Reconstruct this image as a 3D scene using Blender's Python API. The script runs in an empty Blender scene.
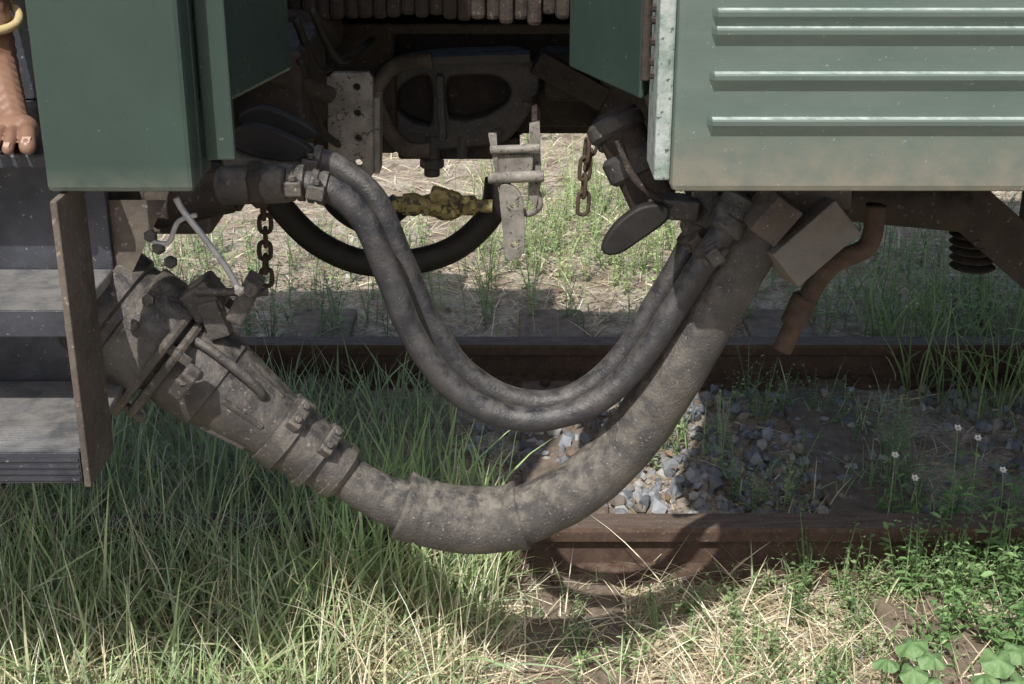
import bpy, math, random
import numpy as np
from mathutils import Vector, Matrix, noise
random.seed(7); R=np.random.default_rng(7)
scene=bpy.context.scene
scene.view_settings.view_transform='Standard'; scene.view_settings.look='None'; scene.view_settings.exposure=0

# ---------------------------------------------------------------- survey -> world
PITCH=math.radians(21.3); F=1400.0; H=1.4
def at(u,v,Y):
    """world point at distance Y from the camera foot, from bearings measured on the photograph"""
    x=(u-512)/F; w=(v-342)/F
    dy=math.cos(PITCH)-w*math.sin(PITCH); dz=-math.sin(PITCH)-w*math.cos(PITCH)
    return Vector((Y*x/dy, Y, H+Y*dz/dy))
def m(px,Y): return px*Y/(0.95*F)

# ---------------------------------------------------------------- materials
def mat(name,c1,c2=None,scale=18,rough=.7,metal=0,bump=.25,bscale=90,dust=None,damt=.5,speck=None,sth=.6,sscale=160,vcol=False,low=None,lowz=(0.95,1.02),stretch=None,spec=.4,mud=None):
    M=bpy.data.materials.new(name); M.use_nodes=True; nt=M.node_tree; N=nt.nodes; L=nt.links
    b=N['Principled BSDF']; b.inputs['Roughness'].default_value=rough; b.inputs['Metallic'].default_value=metal
    b.inputs['Specular IOR Level'].default_value=spec
    tc=N.new('ShaderNodeTexCoord'); vec=tc.outputs['Object']
    if stretch:
        mp=N.new('ShaderNodeMapping'); mp.inputs['Scale'].default_value=stretch; L.new(vec,mp.inputs['Vector']); svec=mp.outputs['Vector']
    else: svec=vec
    def nz(s,d=4,v=None):
        n=N.new('ShaderNodeTexNoise'); n.inputs['Scale'].default_value=s; n.inputs['Detail'].default_value=d; n.inputs['Roughness'].default_value=.62
        L.new(v or vec,n.inputs['Vector']); return n.outputs['Fac']
    def rng(x,a,bb,c=0,d=1):
        r=N.new('ShaderNodeMapRange'); r.inputs[1].default_value=a; r.inputs[2].default_value=bb; r.inputs[3].default_value=c; r.inputs[4].default_value=d
        L.new(x,r.inputs[0]); return r.outputs[0]
    def mix(f,A,B,mode='MIX'):
        x=N.new('ShaderNodeMix'); x.data_type='RGBA'; x.blend_type=mode
        if isinstance(f,(int,float)): x.inputs[0].default_value=f
        else: L.new(f,x.inputs[0])
        for i,q in ((6,A),(7,B)):
            if isinstance(q,tuple): x.inputs[i].default_value=(*q[:3],1)
            else: L.new(q,x.inputs[i])
        return x.outputs[2]
    def mul(a,bb):
        x=N.new('ShaderNodeMath'); x.operation='MULTIPLY'; L.new(a,x.inputs[0])
        if isinstance(bb,(int,float)): x.inputs[1].default_value=bb
        else: L.new(bb,x.inputs[1])
        return x.outputs[0]
    c2=c2 or tuple(k*.6 for k in c1)
    n1=nz(scale,5,svec)
    if vcol:
        a=N.new('ShaderNodeAttribute'); a.attribute_name='Col'
        col=mix(rng(n1,.3,.7,0,.4),a.outputs['Color'],(.5,.5,.5),'MULTIPLY')
    else: col=mix(rng(n1,.35,.65),c1,c2)
    if mud: col=mix(rng(nz(scale*.45,5),.5,.62,0,.75),col,mud)
    if dust:
        g=N.new('ShaderNodeNewGeometry'); s=N.new('ShaderNodeSeparateXYZ'); L.new(g.outputs['Normal'],s.inputs[0])
        f=mul(rng(s.outputs['Z'],-.2,.9,.04,1),mul(rng(nz(scale*2.3,6),.4,.62),damt)); col=mix(f,col,dust)
    if low:
        s2=N.new('ShaderNodeSeparateXYZ'); L.new(vec,s2.inputs[0])
        f=mul(rng(s2.outputs['Z'],lowz[0],lowz[1],1,0),rng(nz(26,6),.25,.6)); col=mix(f,col,low)
    if speck:
        f=rng(nz(sscale,3),sth,sth+.05); col=mix(f,col,speck)
    L.new(col,b.inputs['Base Color'])
    r=rng(n1,.3,.7,max(0,rough-.12),min(1,rough+.15)); L.new(r,b.inputs['Roughness'])
    if bump:
        bp=N.new('ShaderNodeBump'); bp.inputs['Strength'].default_value=bump; bp.inputs['Distance'].default_value=.004
        L.new(nz(bscale,5),bp.inputs['Height']); L.new(bp.outputs[0],b.inputs['Normal'])
    return M
def leafmat(name,trans=.35,rough=.5):
    M=bpy.data.materials.new(name); M.use_nodes=True; nt=M.node_tree; N=nt.nodes; L=nt.links
    b=N['Principled BSDF']; b.inputs['Roughness'].default_value=rough; b.inputs['Specular IOR Level'].default_value=.35
    a=N.new('ShaderNodeAttribute'); a.attribute_name='Col'
    L.new(a.outputs['Color'],b.inputs['Base Color'])
    t=N.new('ShaderNodeBsdfTranslucent'); L.new(a.outputs['Color'],t.inputs['Color'])
    mx=N.new('ShaderNodeMixShader'); mx.inputs[0].default_value=trans
    L.new(b.outputs[0],mx.inputs[1]); L.new(t.outputs[0],mx.inputs[2]); L.new(mx.outputs[0],N['Material Output'].inputs['Surface'])
    return M

DUST=(.27,.245,.205)
M_greenL=mat('green_paint_gloss',(.036,.06,.05),(.027,.047,.04),6,.28,0,.08,30,low=(.10,.11,.09),lowz=(.945,.985),speck=(.2,.22,.19),sth=.7,sscale=120)
M_greenR=mat('green_paint_dusty',(.098,.13,.112),(.074,.104,.09),5,.5,0,.12,60,low=(.18,.165,.13),lowz=(.95,1.04),speck=(.24,.24,.2),sth=.68,sscale=150,stretch=(1,1,5))
M_ledge_lit=mat('ledge_painted_light',(.45,.51,.48),(.22,.28,.25),60,.4,0,.1,80)  # paler tone paints stronger sunlight onto the rib ledges
M_chip=mat('chipped_paint',(.33,.36,.34),(.15,.2,.17),45,.6,0,.5,80,speck=(.07,.08,.07),sth=.6,sscale=110)
M_black=mat('grimy_black_steel',(.022,.019,.018),(.045,.035,.029),14,.7,0,.8,70,dust=(.11,.093,.077),damt=.5,speck=(.12,.1,.08),sth=.64,sscale=90,spec=.2,mud=(.045,.036,.029))
M_cast=mat('cast_iron_grimy',(.036,.037,.041),(.06,.055,.052),18,.5,0,.6,90,dust=(.14,.13,.115),damt=.5,speck=(.17,.15,.12),sth=.64,spec=.3)
M_plug=mat('plug_painted_grime',(.036,.035,.035),(.06,.055,.051),22,.45,0,.7,110,dust=(.22,.195,.165),damt=.6,speck=(.2,.18,.155),sth=.64,sscale=130,mud=(.09,.08,.068))
M_hose=mat('rubber_dusty',(.042,.04,.039),(.066,.061,.057),20,.62,0,.8,240,dust=DUST,damt=.65,speck=(.24,.22,.19),sth=.645,sscale=210,mud=(.1,.09,.078))
M_hose2=mat('rubber_hose_dark',(.02,.021,.025),(.034,.034,.037),22,.4,0,.4,220,dust=(.17,.158,.145),damt=.5,speck=(.13,.12,.11),sth=.66,sscale=230,mud=(.05,.046,.043))
M_hoseb=mat('rubber_black',(.012,.012,.012),(.022,.02,.019),15,.55,0,.2,100,dust=(.06,.052,.045),damt=.35,spec=.25)
M_brown=mat('dusty_brown_steel',(.085,.07,.058),(.048,.039,.033),14,.8,0,.6,60,dust=(.19,.165,.135),damt=.6,speck=(.22,.19,.155),sth=.63,sscale=110,mud=(.12,.1,.08))
M_rpipe=mat('rusty_pipe',(.095,.064,.048),(.06,.044,.035),25,.85,0,.6,80,dust=(.18,.145,.115),damt=.5,spec=.2)
M_light=mat('dusty_grey_steel',(.24,.228,.21),(.13,.12,.107),25,.7,.1,.5,90,dust=(.4,.37,.33),damt=.6,speck=(.06,.05,.04),sth=.6,sscale=120)
M_bright=mat('bare_steel',(.55,.55,.54),(.38,.38,.38),60,.35,.2,.2,90)
M_box=mat('box_tan_paint',(.165,.15,.13),(.12,.107,.092),12,.8,0,.5,140,dust=(.24,.215,.18),damt=.5)
M_step=mat('step_steel_dark',(.05,.055,.07),(.028,.03,.038),12,.4,.2,.3,80,dust=(.13,.127,.125),damt=.5,speck=(.2,.2,.2),sth=.66)
M_tread=mat('step_tread',(.3,.3,.305),(.12,.125,.13),16,.35,.4,.35,120,dust=(.4,.38,.35),damt=.5)
M_rust=mat('rail_rust',(.055,.034,.027),(.09,.058,.043),25,.85,0,.6,80,dust=(.18,.135,.1),damt=.5,spec=.2,speck=(.18,.14,.1),sth=.65)
M_railtop=mat('rail_head_worn',(.17,.125,.1),(.1,.075,.06),20,.75,.1,.2,80,stretch=(.6,4,4),spec=.2,speck=(.3,.26,.2),sth=.62)
M_chain=mat('chain_rust',(.045,.033,.026),(.085,.058,.04),60,.8,.1,.4,150)
M_wood=mat('sleeper_wood',(.12,.09,.068),(.19,.145,.11),14,.9,0,.8,60,stretch=(6,.6,6),dust=(.28,.23,.18),damt=.5)
M_yellow=mat('hose_end_yellow_grime',(.33,.28,.11),(.12,.1,.05),45,.6,0,.5,90,speck=(.05,.045,.03),sth=.52,sscale=70)
M_skin=mat('skin_brown',(.24,.145,.102),(.19,.108,.074),14,.4,0,.1,160)
M_nail=mat('toenail',(.42,.3,.24),(.38,.26,.21),30,.3,0,0)
M_cloth=mat('shorts_cloth',(.03,.035,.06),(.02,.025,.045),40,.9,0,.5,300)
M_shirt=mat('shirt_cloth',(.35,.33,.3),(.28,.27,.25),30,.9,0,.5,300)
M_hair=mat('hair_dark',(.015,.012,.01),(.03,.022,.018),60,.6,0,.5,300)
M_band=mat('bangle_pale',(.66,.55,.3),(.55,.43,.22),30,.4,.1,.1)
M_leaf=leafmat('leaf_blades',.3); M_straw=leafmat('straw',.12,.7)
M_stone=mat('ballast_stone',(.3,.3,.3),scale=60,rough=.85,bump=0,vcol=True)
M_petal=mat('petal_white',(.8,.8,.78),(.7,.7,.68),60,.6,0,0)
def ground_mat():
    M=bpy.data.materials.new('soil_and_litter'); M.use_nodes=True; nt=M.node_tree; N=nt.nodes; L=nt.links
    b=N['Principled BSDF']; b.inputs['Roughness'].default_value=.95
    tc=N.new('ShaderNodeTexCoord')
    def nz(s,d=5):
        n=N.new('ShaderNodeTexNoise'); n.inputs['Scale'].default_value=s; n.inputs['Detail'].default_value=d; n.inputs['Roughness'].default_value=.7; L.new(tc.outputs['Object'],n.inputs['Vector']); return n.outputs['Fac']
    def ramp(x,st):
        r=N.new('ShaderNodeValToRGB'); e=r.color_ramp.elements
        e[0].position,e[0].color=st[0][0],(*st[0][1],1); e[1].position,e[1].color=st[-1][0],(*st[-1][1],1)
        for p,c in st[1:-1]: q=e.new(p); q.color=(*c,1)
        L.new(x,r.inputs[0]); return r.outputs[0]
    A=ramp(nz(9),[(.3,(.24,.175,.13)),(.45,(.4,.32,.24)),(.6,(.6,.52,.41)),(.75,(.46,.38,.26))])
    B=ramp(nz(70),[(.35,(.5,.5,.5)),(.65,(1.25,1.25,1.25))])
    x=N.new('ShaderNodeMix'); x.data_type='RGBA'; x.blend_type='MULTIPLY'; x.inputs[0].default_value=1; L.new(A,x.inputs[6]); L.new(B,x.inputs[7])
    L.new(x.outputs[2],b.inputs['Base Color'])
    bp=N.new('ShaderNodeBump'); bp.inputs['Strength'].default_value=1; bp.inputs['Distance'].default_value=.02; L.new(nz(60),bp.inputs['Height']); L.new(bp.outputs[0],b.inputs['Normal'])
    return M
M_ground=ground_mat()

# ---------------------------------------------------------------- mesh helpers
def link(o,parent=None):
    scene.collection.objects.link(o)
    if parent: o.parent=parent
    return o
def group(name):
    e=bpy.data.objects.new(name,None); e.empty_display_size=.1; return link(e)
def mesh(name,V,Fc,M,parent=None,smooth=False,bevel=0,segs=2):
    me=bpy.data.meshes.new(name); me.from_pydata([tuple(v) for v in V],[],[tuple(f) for f in Fc]); me.update()
    if M: me.materials.append(M)
    if smooth: me.polygons.foreach_set('use_smooth',[True]*len(me.polygons))
    o=bpy.data.objects.new(name,me); link(o,parent)
    if bevel:
        b=o.modifiers.new('b','BEVEL'); b.width=bevel; b.segments=segs; b.limit_method='ANGLE'; b.angle_limit=math.radians(35)
    return o
BF=[(0,3,2,1),(4,5,6,7),(0,1,5,4),(1,2,6,5),(2,3,7,6),(3,0,4,7)]
def box(name,x0,x1,y0,y1,z0,z1,M,parent=None,bevel=.003):
    V=[(x0,y0,z0),(x1,y0,z0),(x1,y1,z0),(x0,y1,z0),(x0,y0,z1),(x1,y0,z1),(x1,y1,z1),(x0,y1,z1)]
    return mesh(name,V,BF,M,parent,bevel=bevel)
def obox(name,c,Rm,size,M,parent=None,bevel=.003):
    sx,sy,sz=[s/2 for s in size]
    V=[Vector(c)+Rm@Vector(p) for p in [(-sx,-sy,-sz),(sx,-sy,-sz),(sx,sy,-sz),(-sx,sy,-sz),(-sx,-sy,sz),(sx,-sy,sz),(sx,sy,sz),(-sx,sy,sz)]]
    return mesh(name,V,BF,M,parent,bevel=bevel)
def frame(d,up=(0,-1,0)):
    z=Vector(d).normalized(); x=Vector(up).cross(z)
    if x.length<1e-4: x=Vector((1,0,0)).cross(z)
    x.normalize(); y=z.cross(x); return Matrix((x,y,z)).transposed()
def bar(name,a,b,w,t,M,parent=None,up=(0,-1,0),bevel=.002):
    a=Vector(a);b=Vector(b); return obox(name,(a+b)/2,frame(b-a,up),(w,t,(b-a).length),M,parent,bevel)
def lathe(name,a,d,prof,M,parent=None,n=36,smooth=True,bevel=0):
    Rm=frame(d); a=Vector(a); V=[];Fc=[]
    for (s,r) in prof:
        for i in range(n):
            t=2*math.pi*i/n; V.append(a+Rm@Vector((r*math.cos(t),r*math.sin(t),s)))
    k=len(prof)
    for j in range(k-1):
        for i in range(n): Fc.append((j*n+i,j*n+(i+1)%n,(j+1)*n+(i+1)%n,(j+1)*n+i))
    Fc.append(tuple(range(n-1,-1,-1))); Fc.append(tuple((k-1)*n+i for i in range(n)))
    o=mesh(name,V,Fc,M,parent,smooth)
    e=o.modifiers.new('e','EDGE_SPLIT'); e.split_angle=math.radians(38)
    return o
def cyl(name,a,b,r,M,parent=None,n=24,r2=None):
    a=Vector(a);b=Vector(b);l=(b-a).length; r2=r if r2 is None else r2; c=min(.15*r,l*.2)
    return lathe(name,a,b-a,[(0,r-c),(c,r),(l-c,r2),(l,r2-min(c,r2*.9))],M,parent,n)
def spline(pts,per=10,closed=False):
    P=[Vector(p) for p in pts]; out=[]
    n=len(P); rg=range(n) if closed else range(n-1)
    for i in rg:
        if closed: p0,p1,p2,p3=P[(i-1)%n],P[i],P[(i+1)%n],P[(i+2)%n]
        else: p0,p1,p2,p3=P[max(i-1,0)],P[i],P[i+1],P[min(i+2,n-1)]
        for k in range(per):
            t=k/per
            out.append(.5*((2*p1)+(p2-p0)*t+(2*p0-5*p1+4*p2-p3)*t*t+(3*p1-p0-3*p2+p3)*t**3))
    if not closed: out.append(P[-1])
    return out
def tube(name,pts,r,M,parent=None,n=20,per=10,closed=False,rf=None,raw=False,wob=0):
    C=pts if raw else spline(pts,per,closed); K=len(C); V=[];Fc=[]
    up=Vector((0,-1,.1)); 
    for j,c in enumerate(C):
        if closed: d=(C[(j+1)%K]-C[j-1])
        else: d=C[min(j+1,K-1)]-C[max(j-1,0)]
        d.normalize(); up=(up-d*up.dot(d))
        if up.length<1e-3: up=d.orthogonal()
        up.normalize(); s=d.cross(up)
        rr=rf(j/(K-1)) if rf else r
        for i in range(n):
            t=2*math.pi*i/n; p=c+(up*math.cos(t)+s*math.sin(t))*rr
            if wob: p+= (p-c).normalized()*wob*noise.noise(p*22)
            V.append(p)
    for j in range(K if closed else K-1):
        a=j*n; b=((j+1)%K)*n
        for i in range(n): Fc.append((a+i,a+(i+1)%n,b+(i+1)%n,b+i))
    if not closed: Fc.append(tuple(range(n-1,-1,-1))); Fc.append(tuple((K-1)*n+i for i in range(n)))
    return mesh(name,V,Fc,M,parent,True)
def plate(name,outline,holes,Y,th,M,parent=None,bevel=.003):
    """flat cut plate in an XZ plane, with holes"""
    cu=bpy.data.curves.new(name,'CURVE'); cu.dimensions='2D'; cu.fill_mode='BOTH'; cu.extrude=th/2; cu.bevel_depth=bevel; cu.bevel_resolution=1
    for ol in [outline]+holes:
        s=cu.splines.new('POLY'); s.points.add(len(ol)-1); s.use_cyclic_u=True
        for i,(x,z) in enumerate(ol): s.points[i].co=(x,z,0,1)
    o=bpy.data.objects.new(name+'_c',cu); scene.collection.objects.link(o)
    bpy.context.view_layer.update()
    me=bpy.data.meshes.new_from_object(o.evaluated_get(bpy.context.evaluated_depsgraph_get())); bpy.data.objects.remove(o)
    me.name=name; me.materials.clear(); me.materials.append(M)
    me.transform(Matrix.Translation((0,Y,0))@Matrix.Rotation(math.pi/2,4,'X'))
    o=bpy.data.objects.new(name,me); return link(o,parent)
def px(pts,Y): return [(at(u,v,Y).x,at(u,v,Y).z) for u,v in pts]
def rnd(pts,per=4):
    return [(p.x,p.y) for p in spline([(a,b,0) for a,b in pts],per,True)]
def circ(u,v,r,Y,n=14):
    c=at(u,v,Y); rr=m(r,Y); return [(c.x+rr*math.cos(2*math.pi*i/n),c.z+rr*math.sin(2*math.pi*i/n)) for i in range(n)]
def bolt(name,p,d,r,M,parent):
    return lathe(name,p,d,[(0,r),(r*.9,r),(r*1.1,r*.7)],M,parent,6,False)
def chain(name,a,b,n,M,w=.011,wire=.0028):
    g=group(name); a=Vector(a);b=Vector(b)
    L=(b-a).length/n*1.32; d=(b-a).normalized()
    for i in range(n):
        c=a+(b-a)*((i+.5)/n)+Vector((random.uniform(-.0015,.0015),0,0)); Rm=frame(d,(math.cos(i*1.5+.3),math.sin(i*1.5+.3),0))
        pts=[]
        for k in range(14):
            t=2*math.pi*k/14; x=w*.62*math.cos(t); y=(L/2-w*.62)*(1 if math.sin(t)>0 else -1)+w*.62*math.sin(t)
            if abs(math.sin(t))<1e-6: y=0
            pts.append(c+Rm@Vector((x,0,y)))
        tube('link_%d'%i,pts,wire,M,g,8,2,True)
    return g

# ---------------------------------------------------------------- ground
def gz(x,y):
    z=-.125+.018*noise.noise(Vector((x*1.7,y*1.7,0)))+.008*noise.noise(Vector((x*9,y*9,3)))
    if y<2.4: z+= -.02*(2.4-y) if y>0 else -.05
    if y>4.2: z+= .03*min(1,(y-4.2))*noise.noise(Vector((x*.8,y*.8,7)))
    return z
def axis_pts(lo,hi,fine_lo,fine_hi,step):
    a=list(np.arange(fine_lo,fine_hi,step)); s=step; x=fine_lo
    left=[]
    while x>lo: s*=1.35; x-=s; left.append(x)
    right=[]; x=a[-1]; s=step
    while x<hi: s*=1.35; x+=s; right.append(x)
    return left[::-1]+a+right
xs=axis_pts(-150,150,-2,2,.03); ys=axis_pts(-60,250,1.6,7,.035)
V=[(x,y,gz(x,y)) for y in ys for x in xs]; nx=len(xs)
Fc=[(j*nx+i,j*nx+i+1,(j+1)*nx+i+1,(j+1)*nx+i) for j in range(len(ys)-1) for i in range(nx-1)]
mesh('ground',V,Fc,M_ground,None,True)

# ---------------------------------------------------------------- track
trk=group('railway_track')
def rail(y,nm):
    pr=[(-.032,0),(-.035,-.008),(-.034,-.03),(-.009,-.042),(-.008,-.095),(-.055,-.108),(-.057,-.118),(.057,-.118),(.055,-.108),(.008,-.095),(.009,-.042),(.034,-.03),(.035,-.008),(.032,0)]
    Xs=list(np.linspace(-30,30,61)); n=len(pr)
    V=[(X,y+a,b) for X in Xs for a,b in pr]
    Fc=[(k*n+i,k*n+(i+1)%n,(k+1)*n+(i+1)%n,(k+1)*n+i) for k in range(len(Xs)-1) for i in range(n)]
    o=mesh(nm,V,Fc,M_rust,trk); o.data.materials.append(M_railtop)
    for p in o.data.polygons:
        if abs(p.normal.z)>.9 and p.center.z>-.01: p.material_index=1
rail(2.57,'near_rail'); rail(3.6,'far_rail')
for k in range(-16,17):
    X=.12+.71*k; j=random.uniform(-.012,.012)
    o=box('sleeper_%d'%(k+16),X-.1+j,X+.1+j,2.05,4.15,-.24,-.098+random.uniform(-.006,.003),M_wood,trk,.012)
    for yy in (2.57,3.6):
        for s in (-1,1):
            bolt('spike_%d'%(k+16),(X+.03*s,yy+s*.075,-.1),(0,0,1),.014,M_rust,trk)

# ---------------------------------------------------------------- bulk mesh
def bulk(name,V,Fc,C,M,smooth=False):
    n,k,_=V.shape
    me=bpy.data.meshes.new(name)
    vf=V.reshape(-1,3)
    me.vertices.add(n*k); me.vertices.foreach_set('co',vf.astype(np.float32).ravel())
    lens=np.array([len(f) for f in Fc]); flat=np.concatenate([np.array(f) for f in Fc])
    allv=(flat[None,:]+(np.arange(n)*k)[:,None]).ravel()
    me.loops.add(len(allv)); me.loops.foreach_set('vertex_index',allv.astype(np.int32))
    tl=np.tile(lens,n); st=np.concatenate([[0],np.cumsum(tl)[:-1]])
    me.polygons.add(len(tl)); me.polygons.foreach_set('loop_start',st.astype(np.int32))
    try: me.polygons.foreach_set('loop_total',tl.astype(np.int32))
    except Exception: pass
    me.polygons.foreach_set('use_smooth',np.full(len(tl),smooth))
    me.update(calc_edges=True); me.validate()
    at_=me.color_attributes.new('Col','FLOAT_COLOR','POINT')
    if C.ndim==2: C=np.repeat(C[:,None,:],k,1)
    cc=np.ones((n*k,4),np.float32); cc[:,:3]=C.reshape(-1,3); at_.data.foreach_set('color',cc.ravel())
    me.materials.append(M); o=bpy.data.objects.new(name,me); return link(o)
def scatter(n,x0,x1,y0,y1,dens=None):
    P=np.stack([R.uniform(x0,x1,n),R.uniform(y0,y1,n)],1)
    if dens:
        keep=np.array([R.random()<dens(a,b) for a,b in P]); P=P[keep]
    return np.array([(a,b,gz(a,b)) for a,b in P])
def nzv(a,b,s,o=0): return noise.noise(Vector((a*s,b*s,o)))
def blades(P,L0,L1,w,lean,bend,cols,segs=5,cvar=.25,az0=None,flat=0):
    n=len(P); L=R.uniform(L0,L1,n)*R.uniform(.7,1,n); az=R.uniform(0,2*np.pi,n)
    if az0 is not None: az=az0+R.normal(0,.9,n)
    ln=np.abs(R.normal(0,lean,n)); bd=np.abs(R.normal(bend,bend*.6,n)); ww=w*R.uniform(.6,1.3,n)
    d=np.stack([np.cos(az),np.sin(az)],1); sa=az+R.uniform(.6,2.5,n); s=np.stack([np.cos(sa),np.sin(sa),R.normal(0,.3,n)],1)
    V=np.zeros((n,segs*2+1,3)); C=np.zeros((n,segs*2+1,3))
    pal=np.array(cols); base=pal[R.integers(0,len(pal),n)]*R.uniform(1-cvar,1+cvar,(n,1))
    th=ln; x=np.zeros(n); z=np.zeros(n); 
    for k in range(segs+1):
        t=k/segs
        c=P.copy(); c[:,0]+=d[:,0]*x; c[:,1]+=d[:,1]*x; c[:,2]+=z
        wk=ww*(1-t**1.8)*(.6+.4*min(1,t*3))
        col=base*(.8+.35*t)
        if k<segs:
            V[:,2*k]=c+s*wk[:,None]/2; V[:,2*k+1]=c-s*wk[:,None]/2; C[:,2*k]=col; C[:,2*k+1]=col
        else: V[:,2*k]=c; C[:,2*k]=col
        a=th+bd*t*1.6
        if flat: a=np.clip(a+flat,0,1.65)
        x=x+np.sin(a)*L/segs; z=z+np.cos(a)*L/segs
    Fc=[(2*k,2*k+1,2*k+3,2*k+2) for k in range(segs-1)]+[(2*segs-2,2*segs-1,2*segs)]
    return V,Fc,np.clip(C,0,.9)
GREEN=[(.33,.45,.2),(.38,.51,.24),(.28,.4,.19),(.44,.54,.28),(.35,.46,.29),(.6,.58,.37),(.5,.53,.3)]
STRAW=[(.8,.71,.52),(.7,.61,.43),(.86,.79,.62),(.58,.48,.33),(.52,.46,.3)]
def cat(lst,name,M):
    V=np.concatenate([l[0] for l in lst]); C=np.concatenate([l[2] for l in lst]); return bulk(name,V,lst[0][1],C,M)

def dA(a,b):
    e=(-.18-a)/.25+ .45*nzv(a,b,3); return max(0,min(1,e+.1))*(.6+.9*nzv(a,b,5,4))
ga=blades(scatter(9500,-1.6,0,1.85,2.95,dA),.12,.34,.0054,.4,.6,GREEN)
ga2=blades(scatter(1500,-1.5,-.02,2.3,2.52,lambda a,b:.9),.2,.32,.0054,.28,.4,GREEN)
ga3=blades(scatter(1100,-1.5,-.1,1.9,2.6),.25,.42,.006,.5,.75,GREEN,az0=-.6)
gb=blades(scatter(2400,-1.6,-.15,2.9,3.5,lambda a,b:.8),.1,.24,.005,.35,.4,GREEN)
gc=blades(scatter(240,-.42,-.02,2.35,2.8),.26,.42,.008,.22,.35,[(.36,.5,.2),(.42,.57,.26)])
gd=blades(scatter(1300,-.1,1.3,1.9,2.5,lambda a,b:.12+.6*nzv(a,b,4,9)),.06,.2,.0045,.4,.5,GREEN)
ge=blades(scatter(1200,.25,1.5,2.7,3.5,lambda a,b:max(0,nzv(a,b,4,2)+.05)*1.3),.06,.2,.004,.45,.5,GREEN)
gf=blades(scatter(6500,-2.3,3,3.75,7.5,lambda a,b:max(.05,nzv(a,b,1.6,5)+.12)),.06,.18,.006,.45,.5,GREEN)
gg=blades(scatter(700,1.05,1.9,3.3,4.2),.18,.42,.006,.3,.6,[(.2,.3,.11),(.34,.42,.18)])
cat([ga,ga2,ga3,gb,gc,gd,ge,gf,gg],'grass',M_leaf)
gh=blades(scatter(4500,-7,8,7.3,14),.1,.35,.016,.4,.5,GREEN); cat([gh],'field_grass',M_leaf)
sa=blades(scatter(8500,-.5,1.1,1.9,2.52,lambda a,b:max(.25,1.2-abs(a-.15)*1.1)),.06,.22,.0034,.3,.25,STRAW,flat=1.15)
sb=blades(scatter(3000,-1.6,1.6,1.9,2.55),.08,.26,.003,.3,.4,STRAW,flat=.7)
sc=blades(scatter(2000,-1,1.6,2.65,3.5),.05,.16,.0028,.3,.3,STRAW,flat=1.25)
sd=blades(scatter(7500,-2.2,3,3.7,7),.06,.22,.0045,.3,.3,STRAW,flat=1.1)
se=blades(scatter(1200,-1.4,-.05,1.9,2.6),.18,.4,.003,.35,.6,STRAW)
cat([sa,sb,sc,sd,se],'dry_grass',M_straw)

LT=np.array([(0,0,0),(.3,.45,.06),(.3,-.45,.06),(.7,.36,.03),(.7,-.36,.03),(1,0,-.1),(.35,0,0),(.7,0,-.03)])
LF=[(0,6,1),(0,2,6),(1,6,7,3),(6,2,4,7),(3,7,5),(7,4,5)]
def leafV(LP,LD,LN,LS,aspect):
    sd=np.cross(LD,LN)
    return LP[:,None,:]+LS[:,None,None]*(LT[None,:,0:1]*LD[:,None,:]+aspect*LT[None,:,1:2]*sd[:,None,:]+LT[None,:,2:3]*LN[:,None,:])
def weeds(P,h0,h1,leaf,aspect,cols,stems=(2,5),per=(5,10)):
    LP=[];LD=[];LN=[];LS=[];LC=[];SV=[];SC=[]
    pal=cols
    for p in P:
        pc=np.array(random.choice(pal))*random.uniform(.75,1.25)
        for s in range(random.randint(*stems)):
            h=random.uniform(h0,h1); az=random.uniform(0,6.28); ln=random.uniform(.05,.7)
            c0=np.array(p); pts=[]
            for k in range(6):
                t=k/5; pts.append(c0+np.array([math.cos(az)*ln*h*t*(.5+.5*t),math.sin(az)*ln*h*t*(.5+.5*t),h*t*(1-.25*ln*t)]))
            sd=np.array([-math.sin(az),math.cos(az),0])*.0012
            sv=[]
            for q in pts: sv+= [q+sd,q-sd]
            SV.append(sv[:-1]); SC.append(pc*.8)
            nl=random.randint(*per)
            for k in range(nl):
                t=(k+1)/nl; f=t*4.999; i=int(f); q=pts[i]+(pts[min(i+1,5)]-pts[i])*(f-i)
                a=random.uniform(0,6.28); el=random.uniform(-.2,.6)
                d=np.array([math.cos(a)*math.cos(el),math.sin(a)*math.cos(el),math.sin(el)])
                nn=np.array([random.gauss(0,.3),random.gauss(0,.3),1.]); nn-=d*nn.dot(d); nn/=np.linalg.norm(nn)
                LP.append(q);LD.append(d);LN.append(nn);LS.append(leaf*random.uniform(.55,1.25)*(1.1-.35*t));LC.append(pc*random.uniform(.8,1.25))
    LP,LD,LN,LS,LC=map(np.array,(LP,LD,LN,LS,LC))
    return (leafV(LP,LD,LN,LS,aspect),LF,np.clip(LC,0,1)),(np.array(SV),[(2*k,2*k+1,2*k+3,2*k+2) for k in range(4)]+[(8,9,10)],np.clip(np.array(SC),0,1))
def make_weeds(name,lst):
    o=cat([l[0] for l in lst],name,M_leaf); s=cat([l[1] for l in lst],'stems',M_leaf); s.parent=o
WG=[(.22,.34,.14),(.28,.4,.18),(.18,.28,.12),(.33,.43,.21)]
w1=weeds(scatter(260,.05,1.25,2.0,2.5,lambda a,b:.65-.5*abs(a-.5)+.6*nzv(a,b,4)),.04,.12,.016,.45,WG)
w2=weeds(scatter(85,.78,1.35,2.2,2.75,lambda a,b:.9),.1,.26,.028,.45,[(.15,.27,.1),(.2,.33,.13)],(2,4),(7,12))
w3=weeds(scatter(360,-.35,1.0,4.0,5.6,lambda a,b:max(0,1-abs(a-.35)*1.2+.6*nzv(a,b,2))),.1,.32,.018,.4,[(.36,.48,.2),(.42,.52,.24),(.28,.4,.16)],(3,6),(8,13))
w4=weeds(scatter(240,.9,2.6,3.8,5.2,lambda a,b:.7),.1,.35,.022,.4,WG,(3,5),(7,12))
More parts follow.
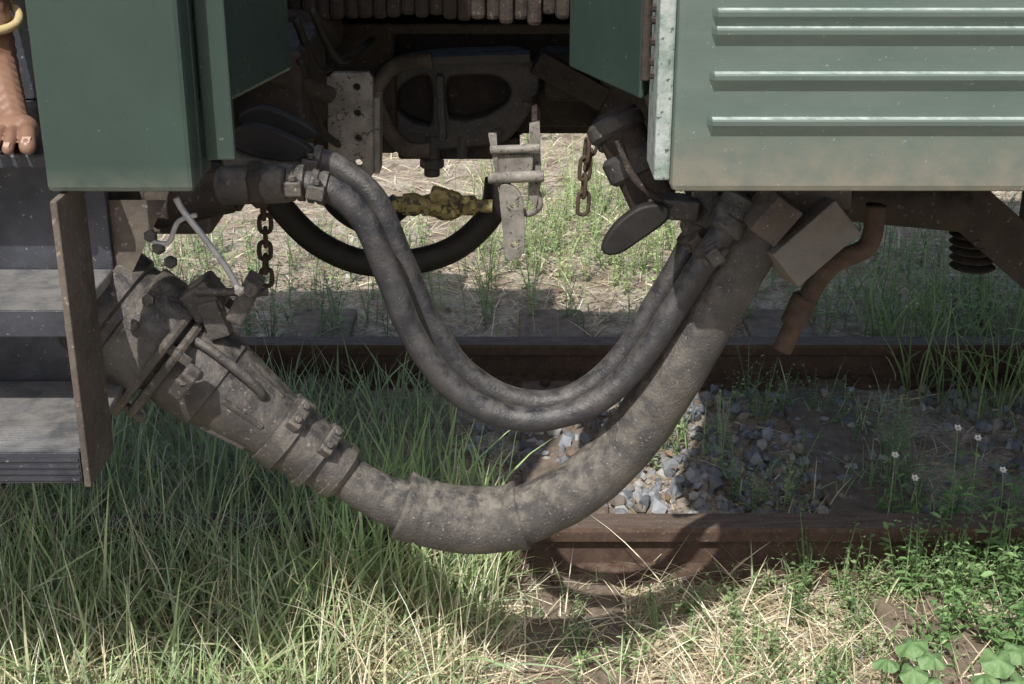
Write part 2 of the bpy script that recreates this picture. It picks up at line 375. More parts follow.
w5=weeds(scatter(150,.3,1.0,2.8,3.45,lambda a,b:max(0,nzv(a,b,4,2)+.3)),.05,.18,.015,.45,WG)
w6=weeds(scatter(360,-4,5,5.5,9.5,lambda a,b:max(0,nzv(a,b,1,3)+.35)),.12,.4,.035,.4,[(.3,.42,.18),(.38,.48,.22)],(3,5),(7,11))
w7=weeds(scatter(150,-1.6,-.3,3.75,4.8),.08,.25,.02,.45,WG)
w8=weeds(scatter(40,.6,1.15,2.42,2.5),.1,.2,.014,.4,WG,(3,5),(8,14))
make_weeds('weeds',[w1,w2,w3,w4,w5,w6,w7,w8])
P=np.concatenate([scatter(1000,-.6,1.5,1.95,3.5),scatter(900,-1.5,2.2,3.7,6)]); n=len(P); P[:,2]+=.012
a=R.uniform(0,6.28,n); D=np.stack([np.cos(a),np.sin(a),R.normal(0,.25,n)],1); D/=np.linalg.norm(D,axis=1)[:,None]
Nn=np.stack([R.normal(0,.4,n),R.normal(0,.4,n),np.ones(n)],1); Nn-=D*(Nn*D).sum(1)[:,None]; Nn/=np.linalg.norm(Nn,axis=1)[:,None]
bulk('leaf_litter',leafV(P,D,Nn,R.uniform(.01,.03,n),.5),LF,np.array([(.3,.2,.12),(.4,.3,.18),(.22,.14,.08),(.5,.42,.28)])[R.integers(0,4,n)],M_straw)

def broadleaf(name,spots):
    V=[];Fc=[];g=group(name)
    for (u,v,Y,r) in spots:
        c=at(u,v,Y); b=len(V); n=30; tilt=Matrix.Rotation(random.uniform(-.35,.35)+.15,3,'X')@Matrix.Rotation(random.uniform(-.3,.3),3,'Y')@Matrix.Rotation(random.uniform(0,6),3,'Z')
        V.append(c+tilt@Vector((0,0,-.006)))
        for ring in (.5,.8,1):
            for i in range(n):
                t=2*math.pi*i/n; rr=r*ring*(1+.09*abs(math.cos(2.5*t))*ring+.03*(i%2))*(1-.6*math.exp(-((t-math.pi)/.16)**2)*ring)
                V.append(c+tilt@Vector((rr*math.cos(t),rr*math.sin(t),.22*r*ring*ring*math.cos(5*t)-.02*ring)))
        for i in range(n):
            j=(i+1)%n; Fc.append((b,b+1+i,b+1+j))
            for q in (0,1): Fc.append((b+1+q*n+i,b+1+(q+1)*n+i,b+1+(q+1)*n+j,b+1+q*n+j))
        tube('stalk',[c+Vector((0,0,-.012)),c+Vector((.005,.01,-.05)),Vector((c.x+.01,c.y+.03,gz(c.x,c.y)-.01))],.0015,M_stalk,g,6,4)
    mesh('leaves',V,Fc,M_broad,g,True)
M_broad=mat('broad_leaf',(.11,.2,.075),(.16,.26,.11),60,.5,0,.7,90); M_stalk=mat('stalk_green',(.2,.28,.12),(.14,.2,.08))
broadleaf('broadleaf_plant',[(910,640,2.07,.026),(888,656,2.04,.022),(934,653,2.04,.024),(914,668,2.02,.023),(938,676,2.0,.018)])
broadleaf('broadleaf_plant',[(1000,658,2.0,.027),(1022,648,2.04,.024),(984,672,1.98,.022),(1018,680,1.96,.026)])
fl=group('white_wildflower')
for (u,v) in [(958,428),(978,438),(915,478),(1003,470),(962,560),(895,455)]:
    c=at(u,v,2.6); root=Vector((c.x+random.uniform(-.04,.04),2.6+random.uniform(-.03,.05),gz(c.x,2.6)))
    tube('stem',[root,(root+c)/2+Vector((.008,0,.01)),c],.0011,M_stalk,fl,6,5)
    VV=[];FF=[]
    for k in range(6):
        t=k*math.pi/3; d=Vector((math.cos(t),math.sin(t)*.8-.2,.5*math.sin(t)+.1)).normalized(); s=d.cross(Vector((0,-.6,1))).normalized(); b=len(VV)
        VV+=[c,c+d*.005+s*.003,c+d*.009,c+d*.005-s*.003]; FF.append((b,b+1,b+2,b+3))
    mesh('petals',VV,FF,M_petal,fl)
    lathe('flower_heart',c+Vector((0,.001,-.002)),(0,-.5,.8),[(0,.002),(.004,.0015)],M_yellow,fl,8)

# ---------------------------------------------------------------- ballast
def rocks(P,s0,s1,cols):
    import bmesh
    temps=[]
    for q in range(9):
        bm=bmesh.new(); bmesh.ops.create_icosphere(bm,subdivisions=1,radius=1)
        for v in bm.verts:
            v.co*=1+.5*noise.noise(v.co*1.3+Vector((q*9,0,0)))+.25*noise.noise(v.co*4+Vector((q*5,1,0)))
            for ax in ((1,.3,.2),(-.4,1,.3),(.2,-.5,1),(-.8,-.6,.2),(.1,.4,-1)):
                a=(Vector(ax)+Vector((.3*math.sin(q),.3*math.cos(q*2),0))).normalized(); d=v.co.dot(a)
                if d>.6: v.co-=a*(d-.6)
        bm.verts.ensure_lookup_table(); temps.append((np.array([v.co[:] for v in bm.verts]),[tuple(v.index for v in f.verts) for f in bm.faces])); bm.free()
    n=len(P); T=np.array([temps[i][0] for i in R.integers(0,9,n)]); Fc=temps[0][1]
    s=R.uniform(s0,s1,n)[:,None]*R.uniform(.55,1.25,(n,3)); T=T*s[:,None,:]
    a=R.uniform(0,6.28,n);b=R.normal(0,.7,n); ca,sa_,cb,sb_=np.cos(a),np.sin(a),np.cos(b),np.sin(b)
    x,y,z=T[...,0],T[...,1],T[...,2]
    y,z=y*cb[:,None]-z*sb_[:,None],y*sb_[:,None]+z*cb[:,None]
    x,y=x*ca[:,None]-y*sa_[:,None],x*sa_[:,None]+y*ca[:,None]
    V=np.stack([x,y,z],-1)+P[:,None,:]
    C=np.array(cols)[R.integers(0,len(cols),n)]*R.uniform(.6,1.2,(n,1))
    return V,Fc,C
RC=[(.24,.26,.29),(.32,.335,.36),(.19,.205,.235),(.38,.37,.35),(.3,.26,.225)]
def dR(a,b):
    core=max(0,1-((a-.48)/.45)**4)*(1 if b<3.1 else .55); return max(core,.15+.8*nzv(a,b,3,8))
p1=scatter(3000,-.15,1.5,2.65,3.52,dR); p1[:,2]+=R.uniform(-.008,.022,len(p1))
p2=scatter(1300,-1.5,1.7,1.95,2.5,lambda a,b:.12+.3*nzv(a,b,3,8)+(.25 if a>.5 else 0)); p3=scatter(1800,-2.5,3,3.7,6,lambda a,b:.3+.5*nzv(a,b,2,1))
r1=rocks(p1,.009,.025,RC); r2=rocks(p2,.005,.014,RC); r3=rocks(p3,.007,.02,[(.4,.38,.34),(.5,.47,.42),(.3,.28,.26)])
cat([r1,r2,r3],'gravel',M_stone)

# ---------------------------------------------------------------- LEFT CAR
LC=group('passenger_car')
TOP=2.0  # unseen bodies and roofs of both cars cut low and shallow to let sun past
box('side_skirt_box',-.565,-.386,1.65,1.70,.951,TOP,M_greenL,LC,.007)
box('skirt_return',-.40,-.386,1.702,1.76,.955,TOP,M_greenL,LC,.003)
box('corner_flange',-.384,-.346,1.715,1.725,.975,TOP,M_greenL,LC,.003)
mesh('end_panel',[(-.350,1.727,1.045),(-.305,1.95,1.045),(-.42,1.95,1.045),(-.42,1.727,1.045),(-.350,1.727,TOP),(-.305,1.95,TOP),(-.42,1.95,TOP),(-.42,1.727,TOP)],BF,M_greenL,LC,bevel=.006)
box('end_wall',-.62,-.47,1.96,2.4,1.04,TOP,M_greenL,LC,.01)
box('vestibule_wall',-1.8,-.63,2.5,2.55,1.22,TOP,M_greenL,LC,.01)
box('vestibule_floor',-1.3,-.63,2.1,2.5,1.10,1.2,M_step,LC)
box('floor_frame',-12,-.63,2.3,3.3,.98,1.09,M_black,LC)
box('body_side',-12,-1.3,1.65,2.49,.951,TOP,M_greenL,LC,.01)
box('roof',-12,-.42,1.66,2.56,TOP+.01,TOP+.05,M_black,LC,.01)
box('top_step',-1.3,-.567,1.75,2.1,.955,.975,M_step,LC,.004)
box('top_riser',-1.3,-.567,2.085,2.1,.977,1.2,M_step,LC,.002)
box('upper_riser',-1.3,-.56,1.87,1.885,.575,.953,M_step,LC,.002)
box('upper_tread',-1.3,-.56,1.695,1.868,.765,.782,M_tread,LC,.003)
box('upper_lip',-1.3,-.562,1.690,1.694,.748,.784,M_step,LC,.001)
box('lower_tread',-1.3,-.558,1.63,1.868,.60,.612,M_tread,LC,.003)
box('lower_lip',-1.3,-.556,1.624,1.629,.57,.614,M_step,LC,.001)
for i in range(11): box('tread_rib_%d'%i,-1.3,-.56,1.634+i*.008,1.638+i*.008,.6125,.6145,M_tread,LC,0)
for i in range(4): box('lip_rib_%d'%i,-1.3,-.558,1.6215,1.6235,.575+i*.009,.579+i*.009,M_step,LC,0)
box('step_stringer',-.554,-.545,1.622,1.735,.565,.948,M_brown,LC,.002)
box('headstock',-.66,-.44,1.97,3.6,.80,.99,M_brown,LC,.006)
mesh('gusset_plate',[at(70,200,1.9),at(166,200,1.9),at(150,235,1.9),at(105,330,1.9),at(70,300,1.9),at(70,200,1.88),at(166,200,1.88),at(150,235,1.88),at(105,330,1.88),at(70,300,1.88)],[(0,1,2,3,4),(9,8,7,6,5),(0,5,6,1),(1,6,7,2),(2,7,8,3),(3,8,9,4),(4,9,5,0)],M_brown,LC)
box('center_sill',-1.5,-.24,2.88,3.22,.70,.97,M_black,LC,.01)
for i,(a,b,c,d) in enumerate([((232,60),(330,95),2.1,9),((240,30),(330,30),2.5,20),((300,100),(330,135),2.7,16)]):
    cyl('frame_pipe_%d'%i,at(*a,c),at(*b,c+.2),m(d,c),M_black,LC)
box('end_beam',-.46,-.33,2.2,2.5,.86,1.03,M_black,LC,.008)
for i in range(5): bolt('beam_rivet_%d'%i,(-.445+.025*i,2.2,.88+.03*(i%2)),(0,-1,0),.009,M_black,LC)
for i,(a,b,c) in enumerate([((296,20),(318,70),(338,60)),((300,60),(322,130),(350,150)),((312,10),(340,60),(372,40))]):
    tube('control_wire_%d'%i,[at(*a,2.2),at(*b,2.4),at(*c,2.75)],.007,M_hoseb,LC,8)

# ---------------------------------------------------------------- RIGHT CAR
RCAR=group('passenger_car')
box('side_panel',.192,12,1.65,1.70,.951,TOP,M_greenR,RCAR,.009)
for i,z in enumerate([1.0435,1.0975,1.1505,1.171,1.225,1.28,1.33,1.38,1.43]):
    V=[];pr=[(1.652,z+.0012),(1.642,z-.0008),(1.6405,z-.003),(1.641,z-.008),(1.652,z-.026)]
    x0=.232
    for X in (x0,x0+.006,12): 
        for (a,b) in pr: V.append((X,1.6505 if X==x0 else a,b))
    n=5; Fc=[(k*n+j,k*n+j+1,(k+1)*n+j+1,(k+1)*n+j) for k in range(2) for j in range(4)]
    o=mesh('rib_%d'%i,V,Fc,M_greenR,RCAR,False); o.data.materials.append(M_ledge_lit)
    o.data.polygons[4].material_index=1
box('door_jamb',.172,.1915,1.655,1.752,.965,TOP,M_chip,RCAR,.003)
mesh('end_panel',[(.160,1.754,1.045),(.165,1.754,1.045),(.25,1.98,1.045),(.080,1.98,1.045),(.160,1.754,TOP),(.165,1.754,TOP),(.25,1.98,TOP),(.080,1.98,TOP)],BF,M_greenL,RCAR,bevel=.003)
for i,z in enumerate([1.085,1.10,1.125,1.15,1.165]): bolt('hinge_bolt_%d'%i,(.172,1.70+.004*(i%2),z),(-1,-.3,0),.005,M_black,RCAR)
cyl('hinge_pin',(.166,1.745,1.07),(.166,1.745,1.175),.006,M_black,RCAR)
box('end_wall',.27,.4,1.99,2.5,1.04,TOP,M_greenL,RCAR,.01)
box('body_block',.55,12,1.72,3.6,1.02,TOP,M_black,RCAR,.01)  # unseen body kept short of the far side so sunlight reaches the ground
box('roof',.2,12,1.66,3.65,TOP+.01,TOP+.05,M_black,RCAR,.01)
box('headstock',.25,.47,1.97,3.6,.86,1.0,M_black,RCAR,.006)
box('center_sill',.18,3,2.88,3.22,.70,.97,M_black,RCAR,.01)
box('sole_bar',.48,12,2.2,2.3,.82,1.0,M_black,RCAR,.006)
cyl('brake_reservoir',at(842,196,2.3),at(966,208,2.3),m(24,2.3),M_black,RCAR,28)
bar('bogie_beam',at(950,190,2.5),at(1075,300,2.5),.09,.12,M_black,RCAR)
box('bogie_frame',.98,2.6,2.45,2.62,.60,.72,M_black,RCAR,.01)
for i in range(5): 
    c=at(972,236+i*8,2.48); lathe('spring_coil_%d'%i,c,(0,0,1),[(0,.036),(.004,.042),(.008,.036)],M_black,RCAR,24)
tube('drain_pipe',[at(876,205,2.1),at(868,245,2.1),at(832,265,2.1),at(806,300,2.1),at(782,350,2.1)],m(10,2.1),M_rpipe,RCAR)
cyl('pipe_collar',at(806,296,2.1),at(792,325,2.1),m(13,2.1),M_rpipe,RCAR)
tube('control_wire',[at(652,190,2.5),at(675,215,2.3),at(705,200,2.05)],.006,M_hoseb,RCAR,8)
jb=group('junction_box')
obox('housing',at(808,240,1.9),Matrix.Rotation(math.radians(-40),3,'Y').transposed().inverted()@Matrix.Rotation(math.radians(12),3,'Z'),(.115,.07,.062),M_box,jb,.002)
obox('lid',at(770,214,1.87),Matrix.Rotation(math.radians(38),3,'Y')@Matrix.Rotation(.3,3,'Z'),(.05,.05,.06),M_brown,jb,.002)
bar('bracket',at(735,200,1.93),at(850,198,1.93),.03,.02,M_brown,jb)

# ---------------------------------------------------------------- gangway bellows
gw=group('gangway_bellows')  # unseen upper part left off and depth cut to let sunlight through the gap
for i in range(27):
    x=-.44+i*.026; o=.016*(i%2)
    box('fold_%d'%i,x,x+.0275,2.62+o,2.9-o,1.012+o*.4+random.uniform(-.009,.007),1.24,M_black,gw,.009)
box('foot_plate',-.42,.2,2.78,2.95,.965,.985,M_black,gw,.004)
box('back_plate',-.43,.26,2.905,2.925,.986,1.24,M_black,gw,.003)

# ---------------------------------------------------------------- coupler
cp=group('train_coupler')
Y=2.94
plate('head_casting',rnd(px([(378,88),(398,62),(432,54),(476,52),(520,52),(536,70),(532,98),(516,124),(500,138),(466,142),(430,144),(398,130),(380,112)],Y)),
  [rnd(px([(392,98),(402,80),(420,70),(433,74),(436,100),(433,124),(418,124),(400,114)],Y)),rnd(px([(446,76),(470,70),(500,72),(514,88),(505,106),(480,118),(455,120),(446,112)],Y))],Y,.05,M_cast,cp,.006)
plate('head_web',rnd(px([(372,92),(400,58),(460,48),(530,48),(542,80),(520,130),(440,148),(385,125)],Y+.07)),[],Y+.07,.04,M_black,cp,.006)
box('dark_cover_block',-.34,.2,2.985,3.235,.87,.962,M_black,cp,.008)  # added dark box covering the blue sky gleam above the coupler
bar('top_rib',at(400,60,2.9),at(530,56,2.9),.018,.05,M_cast,cp)
bar('knuckle_bar',at(440,75,2.9),at(443,140,2.9),.014,.03,M_cast,cp)
tube('guard_arm',[at(432,60,2.86),at(395,66,2.86),at(376,92,2.86),at(384,122,2.86),at(404,148,2.86),at(430,150,2.86)],.016,M_brown,cp)
cyl('shank_left',at(300,110,3.05),at(400,105,3.05),.07,M_black,cp)
cyl('shank_right',at(520,92,3.05),at(640,92,3.05),.075,M_black,cp)
box('draft_cover',-.36,.3,3.24,3.27,.66,.95,M_black,cp,.01)
box('knuckle_block',at(398,140,2.95).x,at(520,140,2.95).x,2.93,3.1,at(440,160,2.93).z,at(440,138,2.93).z,M_black,cp,.008)
cyl('lock_pin',at(432,135,2.92),at(432,176,2.92),.017,M_cast,cp); cyl('pin_nut',at(432,158,2.92),at(432,168,2.92),.026,M_cast,cp,6)
cyl('pin_2',at(462,135,2.92),at(462,158,2.92),.014,M_cast,cp)
bar('carrier_right',at(536,60,2.9),at(604,98,2.9),.05,.06,M_black,cp); box('yoke_block',at(545,0,2.9).x,at(606,0,2.9).x,2.9,2.98,at(0,102,2.9).z,at(0,52,2.9).z,M_black,cp,.008)
for (u,v) in ((405,62),(470,58),(522,60),(526,104),(498,132),(390,112),(560,70),(590,90)): bolt('casting_bolt',at(u,v,2.89),(0,-1,0),.009,M_cast,cp)
pl=group('drilled_hanger_plate')
plate('plate',px([(328,76),(333,73),(368,73),(372,78),(373,172),(368,178),(346,178),(330,150)],2.6),[circ(357,86,4.5,2.6),circ(358,112,4.5,2.6),circ(359,137,4.5,2.6),circ(359,162,5,2.6)],2.6,.018,M_light,pl,.002)
for v in (86,112,137): bolt('bolt',at(340,v+4,2.585),(0,-1,0),.007,M_light,pl)
bar('angle_back',at(378,95,2.64),at(378,170,2.64),.012,.06,M_light,pl)

sh=group('coupling_shackle'); Y=2.6
plate('strap_left',px([(489,134),(496,134),(500,205),(505,250),(513,258),(508,225),(499,190)],Y-.02),[],Y-.02,.014,M_light,sh,.001)
plate('strap_right',px([(530,124),(539,122),(541,180),(536,205),(529,196)],Y),[],Y,.014,M_light,sh,.001)
obox('cross_block',at(514,162,Y),Matrix.Rotation(.05,3,'Y'),(.072,.05,.042),M_light,sh,.004)
cyl('pin',at(488,178,Y-.03),at(544,176,Y-.03),.011,M_light,sh)
cyl('pin_upper',at(490,150,Y-.03),at(540,148,Y-.03),.008,M_light,sh)
plate('link_plate',rnd(px([(500,188),(512,186),(522,200),(524,246),(516,258),(506,256),(503,225)],Y-.03)),[circ(514,205,4,Y-.03),circ(515,244,4.5,Y-.03)],Y-.03,.012,M_light,sh,.001)
tube('hook',[at(534,182,Y),at(540,205,Y),at(528,214,Y),at(518,206,Y)],.006,M_light,sh,10)
bar('hanger',at(536,124,Y+.02),at(536,100,2.9),.012,.02,M_black,sh)

chain('safety_chain',at(588,142,2.75),at(582,212,2.75),4,M_chain,.018,.0042)
chain('safety_chain',at(264,203,2.3),at(266,284,2.3),6,M_chain,.016,.0042)
chain('safety_chain',at(600,120,2.8),at(586,168,2.8),3,M_chain,.016,.004)

bh=group('brake_hose')
tube('hose_left',[at(262,180,2.75),at(285,212,2.75),at(318,243,2.75),at(362,262,2.75),at(410,262,2.75),at(455,248,2.75),at(490,215,2.75),at(498,180,2.75)],m(13,2.75),M_hoseb,bh)
tube('hose_back',[at(300,120,3.3),at(320,170,3.3),at(340,205,3.3),at(372,222,3.3),at(400,205,3.3)],m(13,3.3),M_hoseb,bh)
lathe('gladhand',at(392,204,2.7),at(490,206,2.7)-at(392,204,2.7),[(0,.014),(.02,.016),(.022,.021),(.045,.024),(.06,.018),(.085,.025),(.1,.031),(.12,.031),(.132,.025),(.14,.02),(.165,.02),(.17,.013),(.2,.013)],M_yellow,bh)
obox('gladhand_lug',at(445,197,2.68),Matrix.Rotation(.3,3,'Y'),(.06,.03,.03),M_yellow,bh,.006)
for i,(u,v) in enumerate(((425,212),(452,214),(466,200))): bolt('gladhand_bolt_%d'%i,at(u,v,2.67),(0,-1,.3),.009,M_yellow,bh)

# ---------------------------------------------------------------- twin control hoses
h1=group('control_hose')
tube('hose',[at(300,158,2.0),at(335,166,2.0),at(374,198,1.99),at(400,255,1.98),at(430,322,1.98),at(468,374,1.98),at(520,400,1.98),at(572,396,1.98),at(620,358,1.98),at(658,300,1.98),at(690,245,1.98),at(712,205,1.98)],m(12.5,1.98),M_hose2,h1,24,12,wob=.0012)
h2=group('control_hose')
tube('hose',[at(225,186,1.9),at(280,183,1.88),at(330,190,1.88),at(366,224,1.88),at(390,280,1.88),at(413,335,1.88),at(448,384,1.88),at(492,412,1.88),at(537,419,1.88),at(590,405,1.88),at(634,368,1.88),at(674,310,1.88),at(704,262,1.88),at(735,215,1.88)],m(13.5,1.88),M_hose2,h2,24,12,wob=.0012)
def clamp(p,d,r,parent,M=M_plug):
    d=Vector(d).normalized(); p=Vector(p)
    lathe('clamp_band',p-d*.012,d,[(0,r),(.002,r+.004),(.01,r+.004),(.012,r+.001),(.016,r+.004),(.024,r+.004),(.026,r)],M,parent,24)
    Rm=frame(d); 
    obox('clamp_ear',p+Rm@Vector((0,r+.008,0)),Rm,(.02,.016,.024),M,parent,.002)
    bolt('clamp_bolt',p+Rm@Vector((.012,r+.009,0)),Rm@Vector((1,0,0)),.006,M,parent)
clamp(at(296,183,1.88),(1,0,0),m(15,1.88),h2); clamp(at(312,161,2.0),(1,0,-.2),m(14,2),h1)
clamp(at(318,187,1.88),(1,0,-.2),m(14,1.88),h2)
cyl('union',at(220,186,1.9),at(290,183,1.88),m(19,1.9),M_plug,h2); cyl('union_nut',at(250,185,1.89),at(266,184,1.89),m(24,1.9),M_black,h2,6)
cyl('union',at(225,165,2.0),at(305,158,2.0),m(15,2),M_plug,h1)
clamp(at(712,250,1.88),(-.5,0,.7),m(15,1.88),h2); clamp(at(695,238,1.98),(-.5,0,.7),m(14,1.98),h1)
cyl('union_right',at(700,228,1.97),at(716,195,1.99),m(16,2),M_plug,h1); cyl('union_right',at(722,234,1.88),at(742,198,1.9),m(18,2),M_plug,h2)

rl=group('control_receptacle')
cyl('body',at(150,208,1.96),at(232,190,1.96),m(22,1.96),M_black,rl)
obox('terminal_block',at(215,180,2.0),Matrix.Rotation(.2,3,'Y'),(.1,.08,.06),M_black,rl,.006)
def cap(name,pts,Y,par,th=.012): plate(name,rnd(px(pts,Y)),[],Y,th,M_hoseb,par,.004)
cap('rubber_flap',[(240,118),(262,108),(300,122),(316,134),(296,136),(262,130)],2.05,rl); cap('rubber_flap_2',[(228,138),(250,126),(282,134),(310,150),(290,158),(252,152)],1.98,rl)
rr=group('control_receptacle')
cyl('body',at(612,112,2.05),at(655,205,2.0),m(24,2),M_black,rr); cyl('ring',at(628,150,2.03),at(640,176,2.02),m(30,2),M_cast,rr); cyl('ring_2',at(612,118,2.05),at(620,136,2.04),m(29,2),M_cast,rr)
tube('latch',[at(618,140,1.95),at(632,175,1.94),at(655,198,1.94),at(672,206,1.94)],.006,M_black,rr,10)
cap('rubber_flap',[(604,248),(616,226),(640,208),(662,206),(664,218),(640,236),(618,250)],1.93,rr)
obox('bracket',at(672,206,1.96),Matrix.Rotation(.1,3,'Y'),(.075,.05,.03),M_cast,rr,.004)
obox('hanger',at(700,205,1.99),Matrix.Rotation(.15,3,'Y'),(.04,.05,.09),M_plug,rr,.004)

# ---------------------------------------------------------------- power jumper cable
jc=group('jumper_cable'); Y=1.9
pts=[(330,464),(362,487),(405,506),(460,519),(522,515),(576,489),(622,449),(664,391),(702,325),(738,262),(770,208)]
P=[at(u,v,Y+(.02 if u>600 else 0)) for u,v in pts]
def rf(t):
    return m(23,Y)+ (m(31,Y)-m(23,Y))*min(1,max(0,(t-.05)/.3))
tube('cable',P,.04,M_hose,jc,32,14,rf=rf,wob=.0025)
C=spline(P,14)
i0=min(range(len(C)),key=lambda i:abs(C[i].x-at(402,506,Y).x)); i1=min(range(len(C)),key=lambda i:abs(C[i].x-at(524,513,Y).x))
def rs(t):
    r=m(36,Y)
    if t<.05 or t>.95: r+=.002
    if .18<t<.22: r-=.003
    if .22<=t<.26: r+=.001
    return r
tube('repair_sleeve',C[i0:i1+1],.04,M_hose,jc,32,raw=True,rf=rs,wob=.002)
A=at(92,292,1.92); B=at(352,481,1.9); ax=(B-A).normalized(); Rm=frame(ax)
def s(u,v): return (at(u,v,1.91)-A).dot(ax)
k=m(1,1.9)
s0=s(120,310); s1=s(168,345); s2=s(185,365); s3=s(215,385); s4=s(275,425); s5=s(292,436); s6=s(312,452); s7=s(345,475)
lathe('socket_drum',A,ax,[(0,56*k),(s0*.3,62*k),(s0*.9,62*k),(s0,58*k),(s0+.012,58*k),(s0+.016,64*k),(s1,64*k)],M_plug,jc,40)
lathe('plug_shell',A,ax,[(s1,50*k),(s2,54*k),(s3,53*k),(s3+.002,50*k),(s4,38*k),(s4+.001,42*k),(s5,42*k),(s5+.001,37*k),(s6,35*k),(s6+.001,39*k),(s6+.012,39*k),(s6+.013,32*k),(s7-.02,30*k),(s7-.019,33*k),(s7-.008,32*k),(s7,26*k)],M_plug,jc,40)
Rz=Rm@Matrix.Rotation(math.radians(20),3,'Z')
obox('flange_socket',A+ax*(s1-.002),Rz,(128*k,128*k,.014),M_plug,jc,.006)
obox('flange_plug',A+ax*(s1+.018),Rz,(118*k,118*k,.016),M_plug,jc,.008)
for sx in (-1,1):
    for sy in (-1,1):
        c=A+ax*(s1-.016)+Rz@Vector((sx*52*k,sy*52*k,0)); cyl('flange_bolt',c,c+ax*.056,.008,M_plug,jc,6)
for i in range(6):
    t=i*math.pi/3+.3; c=A+ax*((s3+s4)/2)+Rm@Vector((math.cos(t)*46*k,math.sin(t)*46*k,0))
    bar('shell_rib_%d'%i,c-ax*.035,c+ax*.035-Rm@Vector((math.cos(t),math.sin(t),0))*.012,.008,.014,M_plug,jc)
Rc=Rm@Matrix.Rotation(math.radians(35),3,'Z')
for nm,ss,w in (('clamp_block',(s4+s5)/2,88),('clamp_block_2',s6+.006,80)):
    for sgn in (-1,1):
        obox(nm,A+ax*ss+Rc@Vector((sgn*.5*w*k,0,0)),Rc,(14*k,34*k,.02),M_plug,jc,.003)
        for q in (-1,1): bolt('clamp_bolt',A+ax*ss+Rc@Vector((sgn*(.5*w+7)*k,q*9*k,0)),Rc@Vector((sgn,0,0)),.006,M_plug,jc)
up=Vector((0,0,1)); nrm=(up-ax*up.dot(ax)).normalized(); side=ax.cross(nrm)
sd_=side if side.y<0 else -side
dm=(nrm*.75+sd_*.66).normalized()
tube('bail',[A+ax*(s1+.02)+dm*.074,A+ax*(s2+.01)+dm*.088,A+ax*(s3+.02)+dm*.084,A+ax*((s3+s4)/2)+dm*.074,A+ax*((s3+s4)/2+.012)+dm*.056],.007,M_plug,jc,12)
obox('latch_block',at(185,382,1.80),Rz,(.05,.03,.022),M_plug,jc,.004); bolt('latch_bolt',at(184,380,1.79),(0,-1,.2),.008,M_plug,jc)
for (u,v) in ((152,236),(160,248),(134,325),(150,300),(172,262)): bolt('drum_bolt',at(u,v,1.825),(-.2,-1,.3),.009,M_plug,jc)
bar('hinge_arm',at(208,300,1.88),at(222,335,1.88),.03,.03,M_plug,jc); bar('hinge_arm_2',at(236,318,1.87),at(256,278,1.87),.026,.05,M_plug,jc,bevel=.004)
obox('lid_lug',at(205,297,1.9),Matrix.Rotation(-.6,3,'Y'),(.05,.06,.05),M_plug,jc,.006); cyl('hinge_pin',at(196,292,1.87),at(268,292,1.87),.006,M_plug,jc)
cyl('lug_eye',at(250,290,1.83),at(256,290,1.88),.011,M_plug,jc)
lr=group('locking_lever')
tube('rod',[at(176,198,1.80),at(184,212,1.80),at(206,240,1.80),at(228,270,1.80),at(240,292,1.80)],.0045,M_bright,lr,12); tube('rod_tail',[at(150,240,1.82),at(168,243,1.82),at(178,222,1.81),at(196,215,1.80)],.0035,M_bright,lr,10)
bolt('end_nut',at(240,290,1.795),(0,-1,0),.007,M_light,lr)

# ---------------------------------------------------------------- person (foot on the step)
def blob_mesh(name,parts,M,parent,voxel,smooth=6):
    import bmesh
    bm=bmesh.new()
    for a,b,ra,rb in parts:
        a=Vector(a);b=Vector(b)
        n=9
        for i in range(n):
            t=i/(n-1); c=a.lerp(b,t); r=ra+(rb-ra)*t
            bmesh.ops.create_icosphere(bm,subdivisions=2,radius=r,matrix=Matrix.Translation(c))
    me=bpy.data.meshes.new(name); bm.to_mesh(me); bm.free(); me.materials.append(M)
    o=bpy.data.objects.new(name,me); link(o,parent)
    rmsh=o.modifiers.new('r','REMESH'); rmsh.mode='VOXEL'; rmsh.voxel_size=voxel; rmsh.use_smooth_shade=True
    sm=o.modifiers.new('s','SMOOTH'); sm.iterations=smooth; sm.factor=.5
    return o
pe=group('seated_person')
ank=Vector((-.700,1.895,1.065)); ball=Vector((-.650,1.79,.998))
parts=[((-.712,1.935,1.008),ank,.03,.034),((-.712,1.94,1.006),(-.67,1.85,1.0),.029,.026),(ank,(-.652,1.81,1.005),.033,.022),
 ((-.70,1.85,1.0),(-.676,1.80,.993),.022,.017),(ball+Vector((-.026,.012,0)),ball+Vector((.018,.0,.001)),.018,.019),
 (ank,(-.722,1.91,1.18),.034,.046),((-.722,1.91,1.18),(-.735,1.90,1.34),.046,.054),((-.735,1.90,1.34),(-.74,1.89,1.44),.054,.054)]
toes=[((.024,.0,0),(.040,-.058,-.009),.0125,.0114),((.009,-.006,0),(.0185,-.068,-.010),.0086,.0080),((-.006,-.006,0),(-.001,-.064,-.011),.0082,.0076),((-.021,-.002,-.001),(-.020,-.055,-.012),.008,.0072),((-.036,.004,-.003),(-.038,-.042,-.013),.0078,.007)]
for a,b,ra,rb in toes:
    a=ball+Vector(a);b=ball+Vector(b); mid=a.lerp(b,.55)+Vector((0,0,.006)); parts+=[(a,mid,ra*1.1,ra*.92),(mid,b,ra*.92,rb)]
blob_mesh('lower_leg_and_foot',parts,M_skin,pe,.0016,7)
for i,(a,b,ra,rb) in enumerate(toes):
    c=ball+Vector(b)+Vector((0,-.003,rb*.80)); obox('toenail_%d'%i,c,Matrix.Rotation(.55,3,'X'),(rb*1.0,rb*.95,.0016),M_nail,pe,.0007)
ring=[]
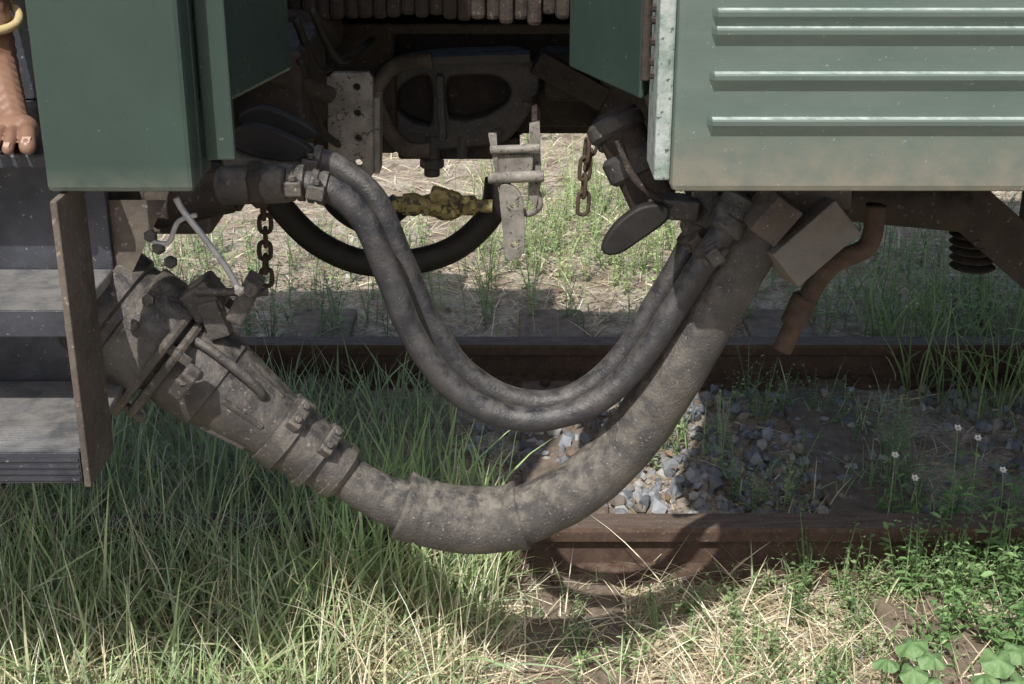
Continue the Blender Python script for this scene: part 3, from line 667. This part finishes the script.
for i in range(16):
    t=2*math.pi*i/16; ring.append(Vector((-.715,1.905,1.132))+Vector((.052*math.cos(t),.052*math.sin(t),.014*math.sin(t)-.014*math.cos(t))))
tube('anklet',ring,.006,M_band,pe,12,3,True)
blob_mesh('thighs_shorts',[((-.74,1.91,1.44),(-.80,2.28,1.31),.066,.085),((-.94,1.93,1.44),(-.90,2.28,1.31),.066,.085),((-.78,2.34,1.32),(-.92,2.34,1.32),.1,.1)],M_cloth,pe,.008)
blob_mesh('other_leg',[((-.96,1.93,1.02),(-.95,1.93,1.2),.03,.045),((-.95,1.93,1.2),(-.94,1.93,1.44),.047,.052),((-.96,1.95,1.004),(-.97,1.8,.995),.026,.02)],M_skin,pe,.006)
blob_mesh('torso_shirt',[((-.85,2.35,1.35),(-.85,2.26,1.58),.11,.11),((-.72,2.22,1.62),(-.98,2.22,1.62),.052,.052),((-.72,2.22,1.62),(-.69,2.12,1.5),.048,.04),((-.98,2.22,1.62),(-1.01,2.12,1.5),.048,.04)],M_shirt,pe,.01)
blob_mesh('head_neck_arms',[((-.85,2.23,1.6),(-.85,2.2,1.74),.043,.043),((-.85,2.18,1.78),(-.85,2.17,1.85),.07,.08),((-.85,2.1,1.80),(-.85,2.095,1.785),.013,.013),((-.69,2.12,1.49),(-.76,1.97,1.5),.034,.024),((-1.01,2.12,1.49),(-.94,1.97,1.5),.034,.024)],M_skin,pe,.008)
blob_mesh('hair',[((-.85,2.22,1.81),(-.85,2.2,1.88),.08,.083)],M_hair,pe,.01)

# ---------------------------------------------------------------- light, camera
sdir=Vector((-.26,-.84,1)).normalized()
sun=bpy.data.lights.new('sun','SUN'); sun.energy=5; sun.angle=math.radians(.53); sun.color=(1,.96,.9)
so=bpy.data.objects.new('sun',sun); link(so); so.rotation_euler=sdir.to_track_quat('Z','Y').to_euler(); so.location=(0,0,8)
w=bpy.data.worlds.new('World'); scene.world=w; w.use_nodes=True; nt=w.node_tree
sk=nt.nodes.new('ShaderNodeTexSky'); sk.sky_type='NISHITA'; sk.sun_disc=False; sk.sun_elevation=math.asin(sdir.z); sk.sun_rotation=math.atan2(sdir.x,sdir.y)
sk.dust_density=3.0; sk.air_density=1.0
bg=nt.nodes['Background']; bg.inputs['Strength'].default_value=.15; nt.links.new(sk.outputs[0],bg.inputs['Color'])
cam=bpy.data.cameras.new('camera'); cam.sensor_width=36; cam.lens=F/1024*36; cam.clip_start=.05; cam.clip_end=600
co=bpy.data.objects.new('camera',cam); link(co); co.location=(0,0,H); co.rotation_euler=(math.pi/2-PITCH,0,0); scene.camera=co
